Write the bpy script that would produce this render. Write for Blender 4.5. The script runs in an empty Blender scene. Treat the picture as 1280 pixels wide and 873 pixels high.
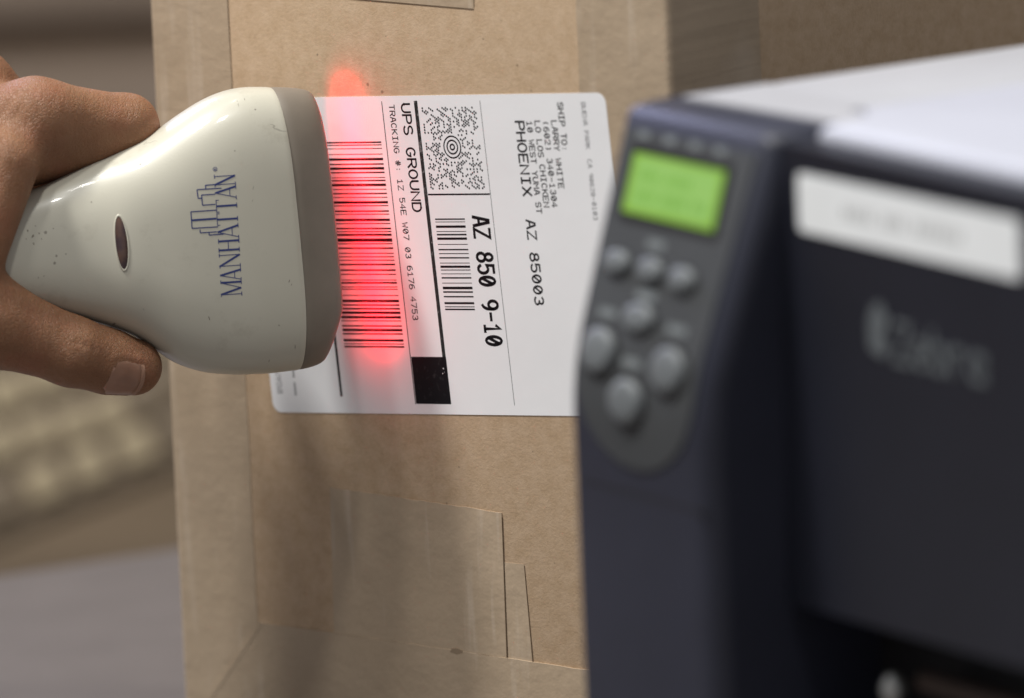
import bpy, bmesh, math, random
import numpy as np
from mathutils import Vector, Matrix
from mathutils.bvhtree import BVHTree
R_ = math.radians
S = bpy.context.scene
COL = S.collection
MM = 0.001

# ------------------------------------------------------------------ camera
PHI, ROLL = 0.19272, 0.04311                    # looking down 11 degrees, a slight roll
FWD = Vector((0, math.cos(PHI), -math.sin(PHI)))
_r0, _u0 = Vector((1, 0, 0)), Vector((0, math.sin(PHI), math.cos(PHI)))
RGT = (_r0 * math.cos(ROLL) - _u0 * math.sin(ROLL)).normalized()
UPV = (_r0 * math.sin(ROLL) + _u0 * math.cos(ROLL)).normalized()
CAM = Vector((0.02004866, -2.95033165, 0.70850264))
LAB = Vector((0, 0, 0.164))                     # the middle of the shipping label, on the box
cd = bpy.data.cameras.new('camera')
cam = bpy.data.objects.new('camera', cd); COL.objects.link(cam)
m = Matrix((RGT, UPV, -FWD)).transposed().to_4x4(); m.translation = CAM
cam.matrix_world = m
cd.sensor_width = 36; cd.sensor_fit = 'HORIZONTAL'
cd.lens = 11943.03 * 36 / 1280
cd.clip_start = 0.05; cd.clip_end = 60
cd.dof.use_dof = True; cd.dof.focus_distance = 3.000; cd.dof.aperture_fstop = 5.5
cd.dof.aperture_blades = 0
S.camera = cam

# ------------------------------------------------------------------ world, lamps, exposure
w = bpy.data.worlds.new('World'); S.world = w; w.use_nodes = True
bg = w.node_tree.nodes['Background']
bg.inputs[0].default_value = (0.93, 0.945, 1.0, 1); bg.inputs[1].default_value = 0.28
S.view_settings.view_transform = 'Standard'
S.view_settings.look = 'None'
S.view_settings.gamma = 1.0
S.view_settings.exposure = 0.07
S.cycles.use_denoising = True
S.cycles.max_bounces = 6

def area(name, az_el, dist, size, power, col, target=Vector((-0.02, 0.02, 0.17)), size_y=None):
    az, el = R_(az_el[0]), R_(az_el[1])
    d = Vector((math.cos(az) * math.cos(el), math.sin(az) * math.cos(el), math.sin(el)))
    l = bpy.data.lights.new(name, 'AREA'); l.energy = power; l.color = col
    l.shape = 'RECTANGLE'; l.size = size; l.size_y = size_y or size
    o = bpy.data.objects.new(name, l); COL.objects.link(o)
    o.location = target + d * dist
    o.rotation_euler = (-d).to_track_quat('-Z', 'Y').to_euler()
    return o
WARM = (1.0, 0.985, 0.945)
area('ceiling_lamp', (186, 64), 2.6, 0.32, 66, WARM)
area('ceiling_lamp', (224, 68), 2.6, 0.20, 12, WARM)
area('ceiling_lamp', (200, 46), 3.2, 0.26, 6, WARM)
area('ceiling_lamp', (262, 66), 3.0, 0.22, 22, WARM)
area('ceiling_lamp', (110, 76), 2.8, 0.20, 5, WARM)
area('high_window', (122, 27), 3.4, 1.6, 40, (0.62, 0.64, 1.0), size_y=0.9)

# ------------------------------------------------------------------ helpers
def tag(o, label=None, cat=None, group=None, kind=None):
    if label: o['label'] = label
    if cat: o['category'] = cat
    if group: o['group'] = group
    if kind: o['kind'] = kind
    return o
def link(name, me, mat=None, parent=None, smooth=False):
    o = bpy.data.objects.new(name, me); COL.objects.link(o)
    if mat is not None: me.materials.append(mat)
    if parent is not None: o.parent = parent
    if smooth:
        for p in me.polygons: p.use_smooth = True
    return o
def mesh(name, vs, fs, mat=None, parent=None, smooth=False):
    me = bpy.data.meshes.new(name); me.from_pydata([tuple(v) for v in vs], [], [tuple(f) for f in fs]); me.update()
    return link(name, me, mat, parent, smooth)
def from_bm(name, bm, mat=None, parent=None, smooth=False):
    bmesh.ops.recalc_face_normals(bm, faces=bm.faces)
    me = bpy.data.meshes.new(name); bm.to_mesh(me); bm.free()
    return link(name, me, mat, parent, smooth)
def autosmooth(o, deg=40):
    me = o.data
    for p in me.polygons: p.use_smooth = True
    bm = bmesh.new(); bm.from_mesh(me)
    for e in bm.edges:
        if len(e.link_faces) == 2 and e.calc_face_angle(0) > R_(deg): e.smooth = False
    bm.to_mesh(me); bm.free()
    return o
def empty(name, mat4):
    o = bpy.data.objects.new(name, None); COL.objects.link(o); o.matrix_world = mat4; o.empty_display_size = 0.02
    return o
def frame(origin, x, y, z):
    m = Matrix((Vector(x).normalized(), Vector(y).normalized(), Vector(z).normalized())).transposed().to_4x4()
    m.translation = origin
    return m
def box_bm(x0, x1, y0, y1, z0, z1, bev=0, seg=3, sel=None):
    bm = bmesh.new()
    v = [bm.verts.new((x, y, z)) for x in (x0, x1) for y in (y0, y1) for z in (z0, z1)]
    for f in ((0, 1, 3, 2), (4, 6, 7, 5), (0, 4, 5, 1), (2, 3, 7, 6), (0, 2, 6, 4), (1, 5, 7, 3)):
        bm.faces.new([v[i] for i in f])
    if bev:
        es = [e for e in bm.edges if sel is None or sel(e)]
        bmesh.ops.bevel(bm, geom=es, offset=bev, segments=seg, profile=0.5, affect='EDGES')
    return bm
def prism_bm(poly, h0, h1):
    """poly in xy, extruded in z from h0 to h1"""
    bm = bmesh.new()
    a = [bm.verts.new((x, y, h0)) for x, y in poly]; b = [bm.verts.new((x, y, h1)) for x, y in poly]
    bm.faces.new(a[::-1]); bm.faces.new(b)
    n = len(poly)
    for i in range(n): bm.faces.new((a[i], a[(i + 1) % n], b[(i + 1) % n], b[i]))
    return bm
def rrect(x0, x1, y0, y1, r, n=6):
    out = []
    for cx, cy, a0 in ((x1 - r, y1 - r, 0), (x0 + r, y1 - r, 90), (x0 + r, y0 + r, 180), (x1 - r, y0 + r, 270)):
        for i in range(n + 1):
            a = R_(a0 + 90 * i / n); out.append((cx + r * math.cos(a), cy + r * math.sin(a)))
    return out

# ------------------------------------------------------------------ materials
class NT:
    def __init__(s, name):
        s.m = bpy.data.materials.new(name); s.m.use_nodes = True
        s.t = s.m.node_tree; s.b = s.t.nodes['Principled BSDF']
        s.tc = s.t.nodes.new('ShaderNodeTexCoord')
    def n(s, typ, **kw):
        x = s.t.nodes.new(typ)
        for k, v in kw.items():
            if k[0] == '_': setattr(x, k[1:], v)
            else: x.inputs[k.replace('__', ' ')].default_value = v
        return x
    def l(s, a, b): s.t.links.new(a, b)
    def noise(s, scale, detail=4, rough=0.55, stretch=None, lo=0.0, hi=1.0, a=0.0, b=1.0, dist=0.0):
        mp = s.n('ShaderNodeMapping'); s.l(s.tc.outputs['Object'], mp.inputs[0])
        if stretch: mp.inputs['Scale'].default_value = stretch
        x = s.n('ShaderNodeTexNoise', Scale=scale, Detail=detail, Roughness=rough, Distortion=dist); s.l(mp.outputs[0], x.inputs['Vector'])
        r = s.n('ShaderNodeMapRange'); s.l(x.outputs['Fac'], r.inputs[0])
        for i, v in enumerate((lo, hi, a, b)): r.inputs[i + 1].default_value = v
        return r.outputs[0]
    def mix(s, fac, c1, c2, mode='MIX'):
        x = s.n('ShaderNodeMix'); x.data_type = 'RGBA'; x.blend_type = mode
        for k, c in ((0, fac), (6, c1), (7, c2)):
            if hasattr(c, 'is_linked'): s.l(c, x.inputs[k])
            elif k == 0: x.inputs[0].default_value = c
            else: x.inputs[k].default_value = (*c, 1)
        return x.outputs[2]
    def math(s, op, a, b=0.0):
        x = s.n('ShaderNodeMath'); x.operation = op
        for i, c in enumerate((a, b)):
            if hasattr(c, 'is_linked'): s.l(c, x.inputs[i])
            else: x.inputs[i].default_value = c
        return x.outputs[0]
    def bump(s, h, dist, strength=1.0, prev=None):
        x = s.n('ShaderNodeBump', Strength=strength, Distance=dist); s.l(h, x.inputs['Height'])
        if prev is not None: s.l(prev, x.inputs['Normal'])
        s.l(x.outputs[0], s.b.inputs['Normal']); return x.outputs[0]
    def set(s, **kw):
        for k, v in kw.items():
            k = k.replace('__', ' ')
            if hasattr(v, 'is_linked'): s.l(v, s.b.inputs[k])
            else: s.b.inputs[k].default_value = (*v, 1) if isinstance(v, tuple) and s.b.inputs[k].type == 'RGBA' else v
        return s.m
def plain(name, col, rough=0.5, var=0.12, scale=60, **kw):
    t = NT(name); n = t.noise(scale, lo=0.3, hi=0.7)
    c = t.mix(n, tuple(x * (1 - var) for x in col), tuple(x * (1 + var) for x in col))
    return t.set(Base__Color=c, Roughness=rough, **kw)

def kraft_mat():
    t = NT('kraft_board')
    big = t.noise(14, 3, lo=0.3, hi=0.7); fib = t.noise(900, 6, 0.7, (1, 1, 2.2), lo=0.3, hi=0.7)
    mid = t.noise(190, 5, 0.65, lo=0.3, hi=0.7)
    c = t.mix(big, (0.515, 0.362, 0.225), (0.565, 0.402, 0.256))
    c = t.mix(t.math('MULTIPLY', fib, 0.62), c, (0.36, 0.252, 0.155))
    c = t.mix(t.math('MULTIPLY', mid, 0.52), c, (0.66, 0.50, 0.355))
    v = t.n('ShaderNodeTexVoronoi', Scale=150.0); t.l(t.tc.outputs['Object'], v.inputs['Vector'])
    v.inputs['Randomness'].default_value = 1
    dot = t.math('LESS_THAN', v.outputs['Distance'], 0.085)
    sp = t.math('MULTIPLY', dot, t.math('GREATER_THAN', t.noise(47, 2, 0.5), 0.60))
    c = t.mix(t.math('MULTIPLY', sp, 0.55), c, (0.10, 0.058, 0.028))
    corr = t.noise(60, 2, 0.4, (1, 1, 0.02))
    h = t.math('ADD', t.math('MULTIPLY', fib, 0.6), t.math('MULTIPLY', corr, 1.2))
    t.bump(h, 0.00018, 0.55)
    return t.set(Base__Color=c, Roughness=0.78, Specular__IOR__Level=0.25)
def tape_mat():
    t = NT('paper_tape')
    big = t.noise(22, 4, lo=0.3, hi=0.7); st = t.noise(70, 4, 0.6, (1, 1, 0.05), lo=0.35, hi=0.65)
    fib = t.noise(700, 5, 0.65, lo=0.3, hi=0.7)
    c = t.mix(big, (0.445, 0.340, 0.235), (0.505, 0.392, 0.278))
    c = t.mix(t.math('MULTIPLY', fib, 0.25), c, (0.36, 0.28, 0.19))
    # shallow scuffs and crease lines running across the strip
    for ang, sc_, th_ in ((0.9, 16, 0.62), (-0.6, 19, 0.63), (0.25, 13, 0.63)):
        mp = t.n('ShaderNodeMapping'); t.l(t.tc.outputs['Object'], mp.inputs[0])
        mp.inputs['Rotation'].default_value = (0, 0, ang); mp.inputs['Scale'].default_value = (9.0, 0.7, 1)
        x = t.n('ShaderNodeTexNoise', Scale=float(sc_), Detail=3.0); t.l(mp.outputs[0], x.inputs['Vector'])
        r = t.n('ShaderNodeMapRange'); t.l(x.outputs['Fac'], r.inputs[0]); r.inputs[1].default_value = th_; r.inputs[2].default_value = 0.74
        c = t.mix(t.math('MULTIPLY', r.outputs[0], 0.36), c, (0.66, 0.56, 0.45))
    h = t.math('ADD', t.math('MULTIPLY', st, 0.8), t.math('MULTIPLY', big, 1.5))
    t.bump(h, 0.0004, 0.55)
    return t.set(Base__Color=c, Roughness=0.5, Specular__IOR__Level=0.35)
def skin_mat():
    t = NT('skin')
    big = t.noise(28, 4, lo=0.3, hi=0.7); mot = t.noise(130, 5, 0.6, lo=0.32, hi=0.68)
    c = t.mix(big, (0.265, 0.130, 0.068), (0.325, 0.168, 0.090))
    c = t.mix(t.math('MULTIPLY', mot, 0.6), c, (0.245, 0.112, 0.056))
    c = t.mix(t.noise(60, 3, lo=0.5, hi=0.8, b=0.55), c, (0.36, 0.130, 0.078))
    v = t.n('ShaderNodeTexVoronoi', Scale=900.0); v.feature = 'DISTANCE_TO_EDGE'
    nz = t.n('ShaderNodeTexNoise', Scale=220.0, Detail=3.0); t.l(t.tc.outputs['Object'], nz.inputs['Vector'])
    add = t.n('ShaderNodeMix'); add.data_type = 'VECTOR'; add.inputs[0].default_value = 0.006
    t.l(t.tc.outputs['Object'], add.inputs[4]); t.l(nz.outputs['Color'], add.inputs[5]); t.l(add.outputs[1], v.inputs['Vector'])
    cr = t.n('ShaderNodeMapRange'); t.l(v.outputs['Distance'], cr.inputs[0]); cr.inputs[2].default_value = 0.16
    fold = t.noise(120, 4, 0.6, (3.2, 1, 1), lo=0.3, hi=0.7, dist=0.15)
    h = t.math('ADD', t.math('MULTIPLY', cr.outputs[0], 0.5), t.math('MULTIPLY', fold, 0.9))
    t.bump(h, 0.00042, 0.6)
    return t.set(Base__Color=c, Roughness=0.52, Subsurface__Weight=0.22, Subsurface__Radius=(1.0, 0.35, 0.16), Subsurface__Scale=0.0028,
                 Specular__IOR__Level=0.38)
def cream_mat():
    t = NT('worn_cream_plastic')
    big = t.noise(18, 4, lo=0.3, hi=0.7)
    c = t.mix(big, (0.545, 0.522, 0.432), (0.595, 0.572, 0.478))
    g = t.noise(55, 6, 0.75, lo=0.58, hi=0.80)
    c = t.mix(t.math('MULTIPLY', g, 0.42), c, (0.30, 0.27, 0.20))
    v = t.n('ShaderNodeTexVoronoi', Scale=210.0); t.l(t.tc.outputs['Object'], v.inputs['Vector'])
    dot = t.math('LESS_THAN', t.math('ADD', v.outputs['Distance'], t.noise(900, 2, 0.5, a=-0.06, b=0.06)), 0.10)
    sp = t.math('MULTIPLY', dot, t.math('GREATER_THAN', t.noise(33, 3, 0.6), 0.615))
    c = t.mix(t.math('MULTIPLY', sp, 0.6), c, (0.10, 0.08, 0.06))
    sc = t.noise(90, 3, 0.5, (0.35, 1.6, 1), dist=0.6)
    scm = t.math('MULTIPLY', t.math('LESS_THAN', t.math('ABSOLUTE', t.math('SUBTRACT', sc, 0.5)), 0.008), t.math('GREATER_THAN', t.noise(21, 2), 0.60))
    c = t.mix(t.math('MULTIPLY', scm, 0.40), c, (0.15, 0.13, 0.10))
    t.bump(t.noise(1500, 2), 0.00004, 0.35)
    return t.set(Base__Color=c, Roughness=t.noise(40, 4, 0.6, lo=0.3, hi=0.7, a=0.30, b=0.40), Specular__IOR__Level=0.42, Coat__Weight=0.20, Coat__Roughness=0.08)
def table_mat():
    t = NT('grey_laminate'); n = t.noise(30, 5, lo=0.3, hi=0.7); f = t.noise(500, 3, lo=0.3, hi=0.7)
    c = t.mix(n, (0.112, 0.097, 0.088), (0.130, 0.113, 0.103)); c = t.mix(t.math('MULTIPLY', f, 0.2), c, (0.12, 0.11, 0.105))
    return t.set(Base__Color=c, Roughness=0.45)
def navy_mat(name, col, rough):
    t = NT(name); n = t.noise(25, 4, lo=0.3, hi=0.7)
    c = t.mix(n, tuple(x * 0.9 for x in col), tuple(x * 1.1 for x in col))
    t.bump(t.noise(1400, 2), 0.00006, 0.5)
    return t.set(Base__Color=c, Roughness=rough, Specular__IOR__Level=0.45)
def ink_mat(name, col, wear=0.5):
    t = NT(name); n = t.noise(420, 4, 0.7, lo=0.56, hi=0.74)
    c = t.mix(t.math('MULTIPLY', n, wear), col, (0.45, 0.45, 0.45))
    return t.set(Base__Color=c, Roughness=0.6, Specular__IOR__Level=0.15)
KRAFT, TAPE, SKIN, CREAM, TABLE = kraft_mat(), tape_mat(), skin_mat(), cream_mat(), table_mat()
def paper_mat():
    t = NT('label_paper'); n = t.noise(30, 4, lo=0.3, hi=0.7)
    c = t.mix(n, (0.865, 0.87, 0.885), (0.895, 0.90, 0.915))
    t.bump(t.math('ADD', t.noise(26, 3), t.math('MULTIPLY', t.noise(300, 3), 0.12)), 0.0006, 0.35)
    return t.set(Base__Color=c, Roughness=0.40, Specular__IOR__Level=0.35)
PAPER = paper_mat()
INK = ink_mat('thermal_ink', (0.007, 0.007, 0.009), 0.06)
INK_WORN = ink_mat('worn_thermal_ink', (0.022, 0.028, 0.028), 0.7)
INK_FAINT = ink_mat('faint_thermal_ink', (0.24, 0.24, 0.25), 0.4)
BLUE = ink_mat('blue_print', (0.045, 0.060, 0.190), 0.10)
TAUPE = plain('taupe_rubber', (0.215, 0.182, 0.145), 0.55, 0.08, 70)
DARKWIN = plain('dark_red_window', (0.05, 0.008, 0.008), 0.15, 0.1, 30)
NAVY = navy_mat('charcoal_plastic', (0.0215, 0.0235, 0.0385), 0.46)
DOOR = navy_mat('door_plastic', (0.0115, 0.0126, 0.0205), 0.38)
MEMB = navy_mat('membrane_grey', (0.046, 0.049, 0.052), 0.6)
BUTTON = navy_mat('button_grey', (0.135, 0.146, 0.153), 0.5)
CAPTION = plain('caption_print', (0.15, 0.165, 0.17), 0.6)
TOPG = plain('pale_grey_cover', (0.42, 0.42, 0.44), 0.42, 0.05, 20)
TOPW = plain('white_cover', (0.48, 0.49, 0.55), 0.4, 0.04, 20)
BLACK = plain('black_plastic', (0.010, 0.009, 0.010), 0.5)
STEEL = plain('dull_steel', (0.55, 0.55, 0.53), 0.3, Metallic=0.8)
STICKER = plain('white_sticker', (0.86, 0.88, 0.89), 0.5, 0.03, 40)
LOGOGREY = plain('silver_print', (0.115, 0.128, 0.138), 0.45)
NAIL = plain('nail', (0.355, 0.195, 0.132), 0.32, 0.10, 120, Subsurface__Weight=0.15, Subsurface__Radius=(1.0, 0.4, 0.25), Subsurface__Scale=0.002)
NAILTIP = plain('nail_edge', (0.37, 0.21, 0.14), 0.4, 0.08, 120)
EDGE_SHADE = plain('edge_shade', (0.13, 0.085, 0.048), 0.8)
STAIN = plain('smudge', (0.29, 0.215, 0.14), 0.8)
WALL = plain('taupe_wall', (0.215, 0.158, 0.115), 0.8, 0.10, 4)
BROWN = plain('brown_panel', (0.112, 0.080, 0.049), 0.7, 0.12, 6)
RAIL = plain('grey_steel_rail', (0.245, 0.190, 0.150), 0.6, 0.06, 5)
KEYC = plain('cream_key', (0.42, 0.345, 0.225), 0.5, 0.10, 30)
KEYD = plain('tan_key', (0.20, 0.157, 0.108), 0.5, 0.10, 30)

# ------------------------------------------------------------------ setting
def quad_prism(name, pts, z0, z1, mat, **kw):
    return from_bm(name, prism_bm(pts, z0, z1), mat, **kw)
ed = Vector((0.886, 0.464)); en = Vector((0.464, -0.886)); e0 = Vector((-0.134, 0.322))
tp = [e0 + ed * -0.9, e0 + ed * -0.9 + en * 1.3, e0 + ed * 1.4 + en * 1.3, e0 + ed * 1.4]
tb = prism_bm([tuple(p) for p in tp], -0.03, 0.0)
tbl = tag(autosmooth(from_bm('table', tb, TABLE), 30), 'grey laminate table top carrying the box and the printer', 'table')
fl = mesh('floor', [(-8, -8, -0.78), (8, -8, -0.78), (8, 8, -0.78), (-8, 8, -0.78)], [(0, 1, 2, 3)], BROWN); tag(fl, kind='structure')
wl = mesh('wall', [(-5, 1.32, -0.78), (5, 1.32, -0.78), (5, 1.32, 0.62), (-5, 1.32, 0.62)], [(0, 1, 2, 3)], WALL); tag(wl, kind='structure')
for sx, sy in ((-0.82, 0.06), (1.25, 0.06), (-0.82, 1.2), (1.25, 1.2)):
    p = e0 + ed * sx + en * sy
    from_bm('leg', box_bm(p.x - 0.025, p.x + 0.025, p.y - 0.025, p.y + 0.025, -0.78, -0.0305), STEEL, tbl)
# low brown bench beyond the table, and the keyboard leaning on it
bn = tag(from_bm('bench', box_bm(-1.6, 0.9, 0.745, 1.20, -0.78, -0.105, 0.004, 2), BROWN), 'brown bench standing lower than the table behind it', 'bench')
rk = empty('wall_rack', Matrix.Translation((-0.3, 1.26, -0.05)))
tag(rk, 'blurred grey steel rack rails along the taupe wall', 'rack')
for z0, z1 in ((0.040, 0.062), (0.086, 0.14), (-0.035, 0.012)):
    from_bm('rail', box_bm(-1.2, 1.6, 0.046, 0.056, z0 + 0.05, z1 + 0.05, 0.003, 2), RAIL, rk)
from_bm('upright', box_bm(-1.2, -1.15, 0.030, 0.0455, -0.055, 0.55), RAIL, rk)
from_bm('upright', box_bm(1.55, 1.6, 0.030, 0.0455, -0.055, 0.55), RAIL, rk)

kc = Vector((-0.160, 0.690, -0.020))
th = R_(21.5)
kx = (RGT * math.cos(th) + UPV * math.sin(th)).normalized(); kz = (-RGT * math.sin(th) + UPV * math.cos(th)).normalized(); ky = kz.cross(kx)
kb = empty('keyboard', frame(kc, kx, kz, kx.cross(kz)))
tag(kb, 'blurred keyboard with cream keys tilted up behind the hand', 'keyboard')
autosmooth(from_bm('case', box_bm(-0.13, 0.090, -0.040, 0.075, -0.024, 0.0000, 0.004, 3), plain('keyboard_case', (0.18, 0.138, 0.095), 0.6), kb))
rng = random.Random(4)
cream = {(0, 2), (0, 3), (0, 4), (1, 2), (1, 3), (1, 4), (1, 5), (2, 3), (2, 5), (3, 1)}
for r in range(5):
    for c in range(9):
        x = (-0.0508, -0.0505, -0.046, -0.055, -0.05)[r] + c * (0.0192, 0.0145, 0.0165, 0.0192, 0.0192)[r]; y = -0.0237 + r * 0.0187
        if r == 1: y += (0.003, 0.002, 0.002, 0.001, -0.001, -0.002, -0.002, 0, 0)[c] - 0.001
        kw = 0.0056 if r == 1 else 0.0068
        bm = box_bm(-kw, kw, -0.0066, 0.0066, -0.003, 0.0020, 0.0014, 2)
        o = autosmooth(from_bm('key', bm, KEYC if (r, c) in cream or (r > 1 and rng.random() < .45) else KEYD, kb)); o.location = (x, y, 0)

# ------------------------------------------------------------------ cardboard box
PSI = 0.7037
E1 = Vector((math.cos(PSI), -math.sin(PSI), 0)); N1 = Vector((-math.sin(PSI), -math.cos(PSI), 0)); EZ = Vector((0, 0, 1))
# local frame of the box: x along the label face, y up, z out of the face; millimetre units kept by MM
bx = empty('cardboard_box', frame(LAB, E1, EZ, N1))
tag(bx, 'taped brown cardboard box with a white shipping label', 'box')
A0, A1, B0, B1, DEP = -120.0, 94.8, -164.0, 142.0, 300.0
bm = box_bm(A0 * MM, A1 * MM, (B0 + 0.3) * MM, B1 * MM, -DEP * MM, 0, 0.0022, 4)
autosmooth(from_bm('carton', bm, KRAFT, bx), 25)
def tape(poly, h=0.16, name='tape', mat=TAPE, sub=None):
    o = from_bm(name, prism_bm([(a * MM, b * MM) for a, b in poly], 0.00002, h * MM), mat, bx)
    return o
def jag(p, q, n=14, amp=0.12, seed=1):
    r = random.Random(seed); out = []
    for i in range(n):
        t = i / n; d = Vector(q) - Vector(p); nn = Vector((-d.y, d.x)).normalized()
        o = Vector(p) + d * t + nn * (r.uniform(-amp, amp) if 0 < i else 0); out.append(tuple(o))
    return out
# tape folded round a vertical corner of the box: one strip, rounded over the edge
def corner_tape(edge, inner, wrap, y0, y1, h, side):
    r = 2.2
    prof = [(inner, 0, h)]
    vs, fs = [], []
    pts = [(inner, 0.02), (inner, h)]
    path = []
    for i in range(7):
        a = R_(90 * i / 6)
        path.append((edge - side * r + side * (r + h) * math.sin(a), -r + (r + h) * math.cos(a)))
    path = [(inner, 0.02), (inner, h)] + path + [(edge + side * h, -wrap)]
    ys = [y0 + (y1 - y0) * k / 40 for k in range(41)]
    rr = random.Random(int(abs(edge)))
    for y in ys:
        j = rr.uniform(-0.25, 0.25)
        for k, (x, z) in enumerate(path): vs.append(((x + (j if k < 2 else 0)) * MM, y * MM, z * MM))
    n = len(path)
    for a in range(40):
        for k in range(n - 1):
            fs.append((a * n + k, a * n + k + 1, (a + 1) * n + k + 1, (a + 1) * n + k))
    o = mesh('tape', vs, fs, TAPE, bx)
    bm = bmesh.new(); bm.from_mesh(o.data); bmesh.ops.recalc_face_normals(bm, faces=bm.faces); bm.to_mesh(o.data); bm.free()
    return autosmooth(o, 30)
corner_tape(A0, -86.0, 36, B0 + 1, B1 - 1, 0.14, -1)
corner_tape(A1, 58.2, 44, B0 + 1, B1 - 1, 0.14, 1)
tape(jag((-84.4, -127.9), (93.8, -128.0), 30, 0.15, 3) + [(93.8, -128.0), (93.8, -163.4), (-115.3, -163.4)], 0.50)
tape(jag((-84.6, -127.7), (-83.3, -127.8), 2, 0) + [(-83.3, -127.9), (-113.5, -163.2), (-115.4, -163.2)], 0.60)
tape([(-53.3, -127.9)] + [(18.9, -127.9)] + jag((18.9, -127.9), (19.3, -81.0), 12, 0.1, 5) + jag((19.3, -81.0), (-52.1, -80.1), 24, 0.22, 6) + [(-52.1, -80.1)], 0.28)
tape([(19.35, -128.2), (29.4, -128.2), (27.5, -96.7), (19.5, -97.0)], 0.12)
tape([(-62, 141), (-62, 79.0), (16.8, 79.2), (16.9, 141)], 0.14)
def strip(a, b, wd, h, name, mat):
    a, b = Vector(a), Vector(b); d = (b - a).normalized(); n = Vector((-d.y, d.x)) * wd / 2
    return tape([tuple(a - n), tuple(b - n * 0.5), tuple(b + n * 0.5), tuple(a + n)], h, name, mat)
strip((18.95, -127.8), (19.4, -82.5), 0.42, 0.32, 'tape_edge_shade', EDGE_SHADE)  # thin dark strips: the shadow line under lifted tape edges, painted in colour
strip((29.45, -128.0), (27.6, -97.2), 0.42, 0.17, 'tape_edge_shade', EDGE_SHADE)
strip((-86.1, 140), (-85.6, 12), 0.30, 0.16, 'tape_edge_shade', EDGE_SHADE)
strip((17.0, 137), (16.9, 80), 0.26, 0.17, 'tape_edge_shade', EDGE_SHADE)
strip((-62, 78.9), (16.6, 79.1), 0.22, 0.17, 'tape_edge_shade', EDGE_SHADE)
tape([(-4.4, -128.6), (-3.6, -127.3), (-1.5, -127.0), (0.6, -127.5), (0.9, -128.3), (-1.6, -129.0)], 0.54, 'stain', STAIN)
for x, y, r in ((2.3, -68, .34), (-3.5, -80.3, .36), (-49, 60, .34), (20, 70, .3), (33, -60, .25), (40, -95, .25), (-20, 68, .22), (38.7, 55, .3)):
    tape([(x + r * math.cos(k * 1.05), y + r * math.sin(k * 1.05)) for k in range(6)], 0.05, 'fleck', STAIN)

# ------------------------------------------------------------------ shipping label (part of the box), all marks in label millimetres
TH = 0.08747
# label frame: X = reading direction (down the picture), Y = up the label (to the right), origin at the label's own corner
lx_dir = Vector((math.sin(TH), -math.cos(TH), 0)); ly_dir = Vector((math.cos(TH), math.sin(TH), 0))
lc = Vector((-3.133 * MM, -0.630 * MM, 0.00003))
lorig = lc - lx_dir * 50.8 * MM - ly_dir * 76.2 * MM
lm = Matrix((lx_dir, ly_dir, Vector((0, 0, 1)))).transposed().to_4x4(); lm.translation = lorig
# the reading frame is right-handed
bm = prism_bm([(x * MM, y * MM) for x, y in rrect(0, 101.6, 0, 152.4, 3.4, 8)], 0, 0.00016)
lab = from_bm('shipping_label', bm, PAPER, bx); lab.matrix_local = lm
lab['label'] = 'white shipping label with barcodes and printed address'
ZI = 0.00019
class Ink:
    def __init__(s): s.v, s.f = [], []
    def poly(s, pts, z=ZI):
        k = len(s.v); s.v += [(x * MM, y * MM, z) for x, y in pts]; s.f.append(tuple(range(k, k + len(pts))))
    def rect(s, x0, x1, y0, y1, z=ZI): s.poly([(x0, y0), (x1, y0), (x1, y1), (x0, y1)], z)
    def line(s, pts, wd, close=False):
        """thick polyline with mitred joins, as one ribbon of quads"""
        P = [Vector(p) for p in pts]; n = len(P); L, R = [], []
        for i in range(n):
            a = P[i - 1] if i > 0 or close else None; b = P[(i + 1) % n] if i < n - 1 or close else None
            d1 = (P[i] - a).normalized() if a is not None else None
            d2 = (b - P[i]).normalized() if b is not None else None
            d1 = d1 or d2; d2 = d2 or d1
            n1 = Vector((-d1.y, d1.x)); n2 = Vector((-d2.y, d2.x)); mi = n1 + n2
            mi = n1 if mi.length < 0.3 else mi.normalized()
            k = min(1.6, 1 / max(0.4, mi.dot(n1)))
            p = P[i]
            if not close and i == 0: p = p - d2 * wd * 0.3
            if not close and i == n - 1: p = p + d1 * wd * 0.3
            L.append(p + mi * k * wd / 2); R.append(p - mi * k * wd / 2)
        k = len(s.v)
        for a, b in zip(L, R): s.v += [(a.x * MM, a.y * MM, ZI), (b.x * MM, b.y * MM, ZI)]
        for i in range(n if close else n - 1):
            j = (i + 1) % n; s.f.append((k + 2 * i, k + 2 * i + 1, k + 2 * j + 1, k + 2 * j))
    def build(s, name, mat, parent): return mesh(name, s.v, s.f, mat, parent)
def arc(cx, cy, rx, ry, a0, a1, n=8):
    return [(cx + rx * math.cos(R_(a0 + (a1 - a0) * i / n)), cy + ry * math.sin(R_(a0 + (a1 - a0) * i / n))) for i in range(n + 1)]
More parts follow.
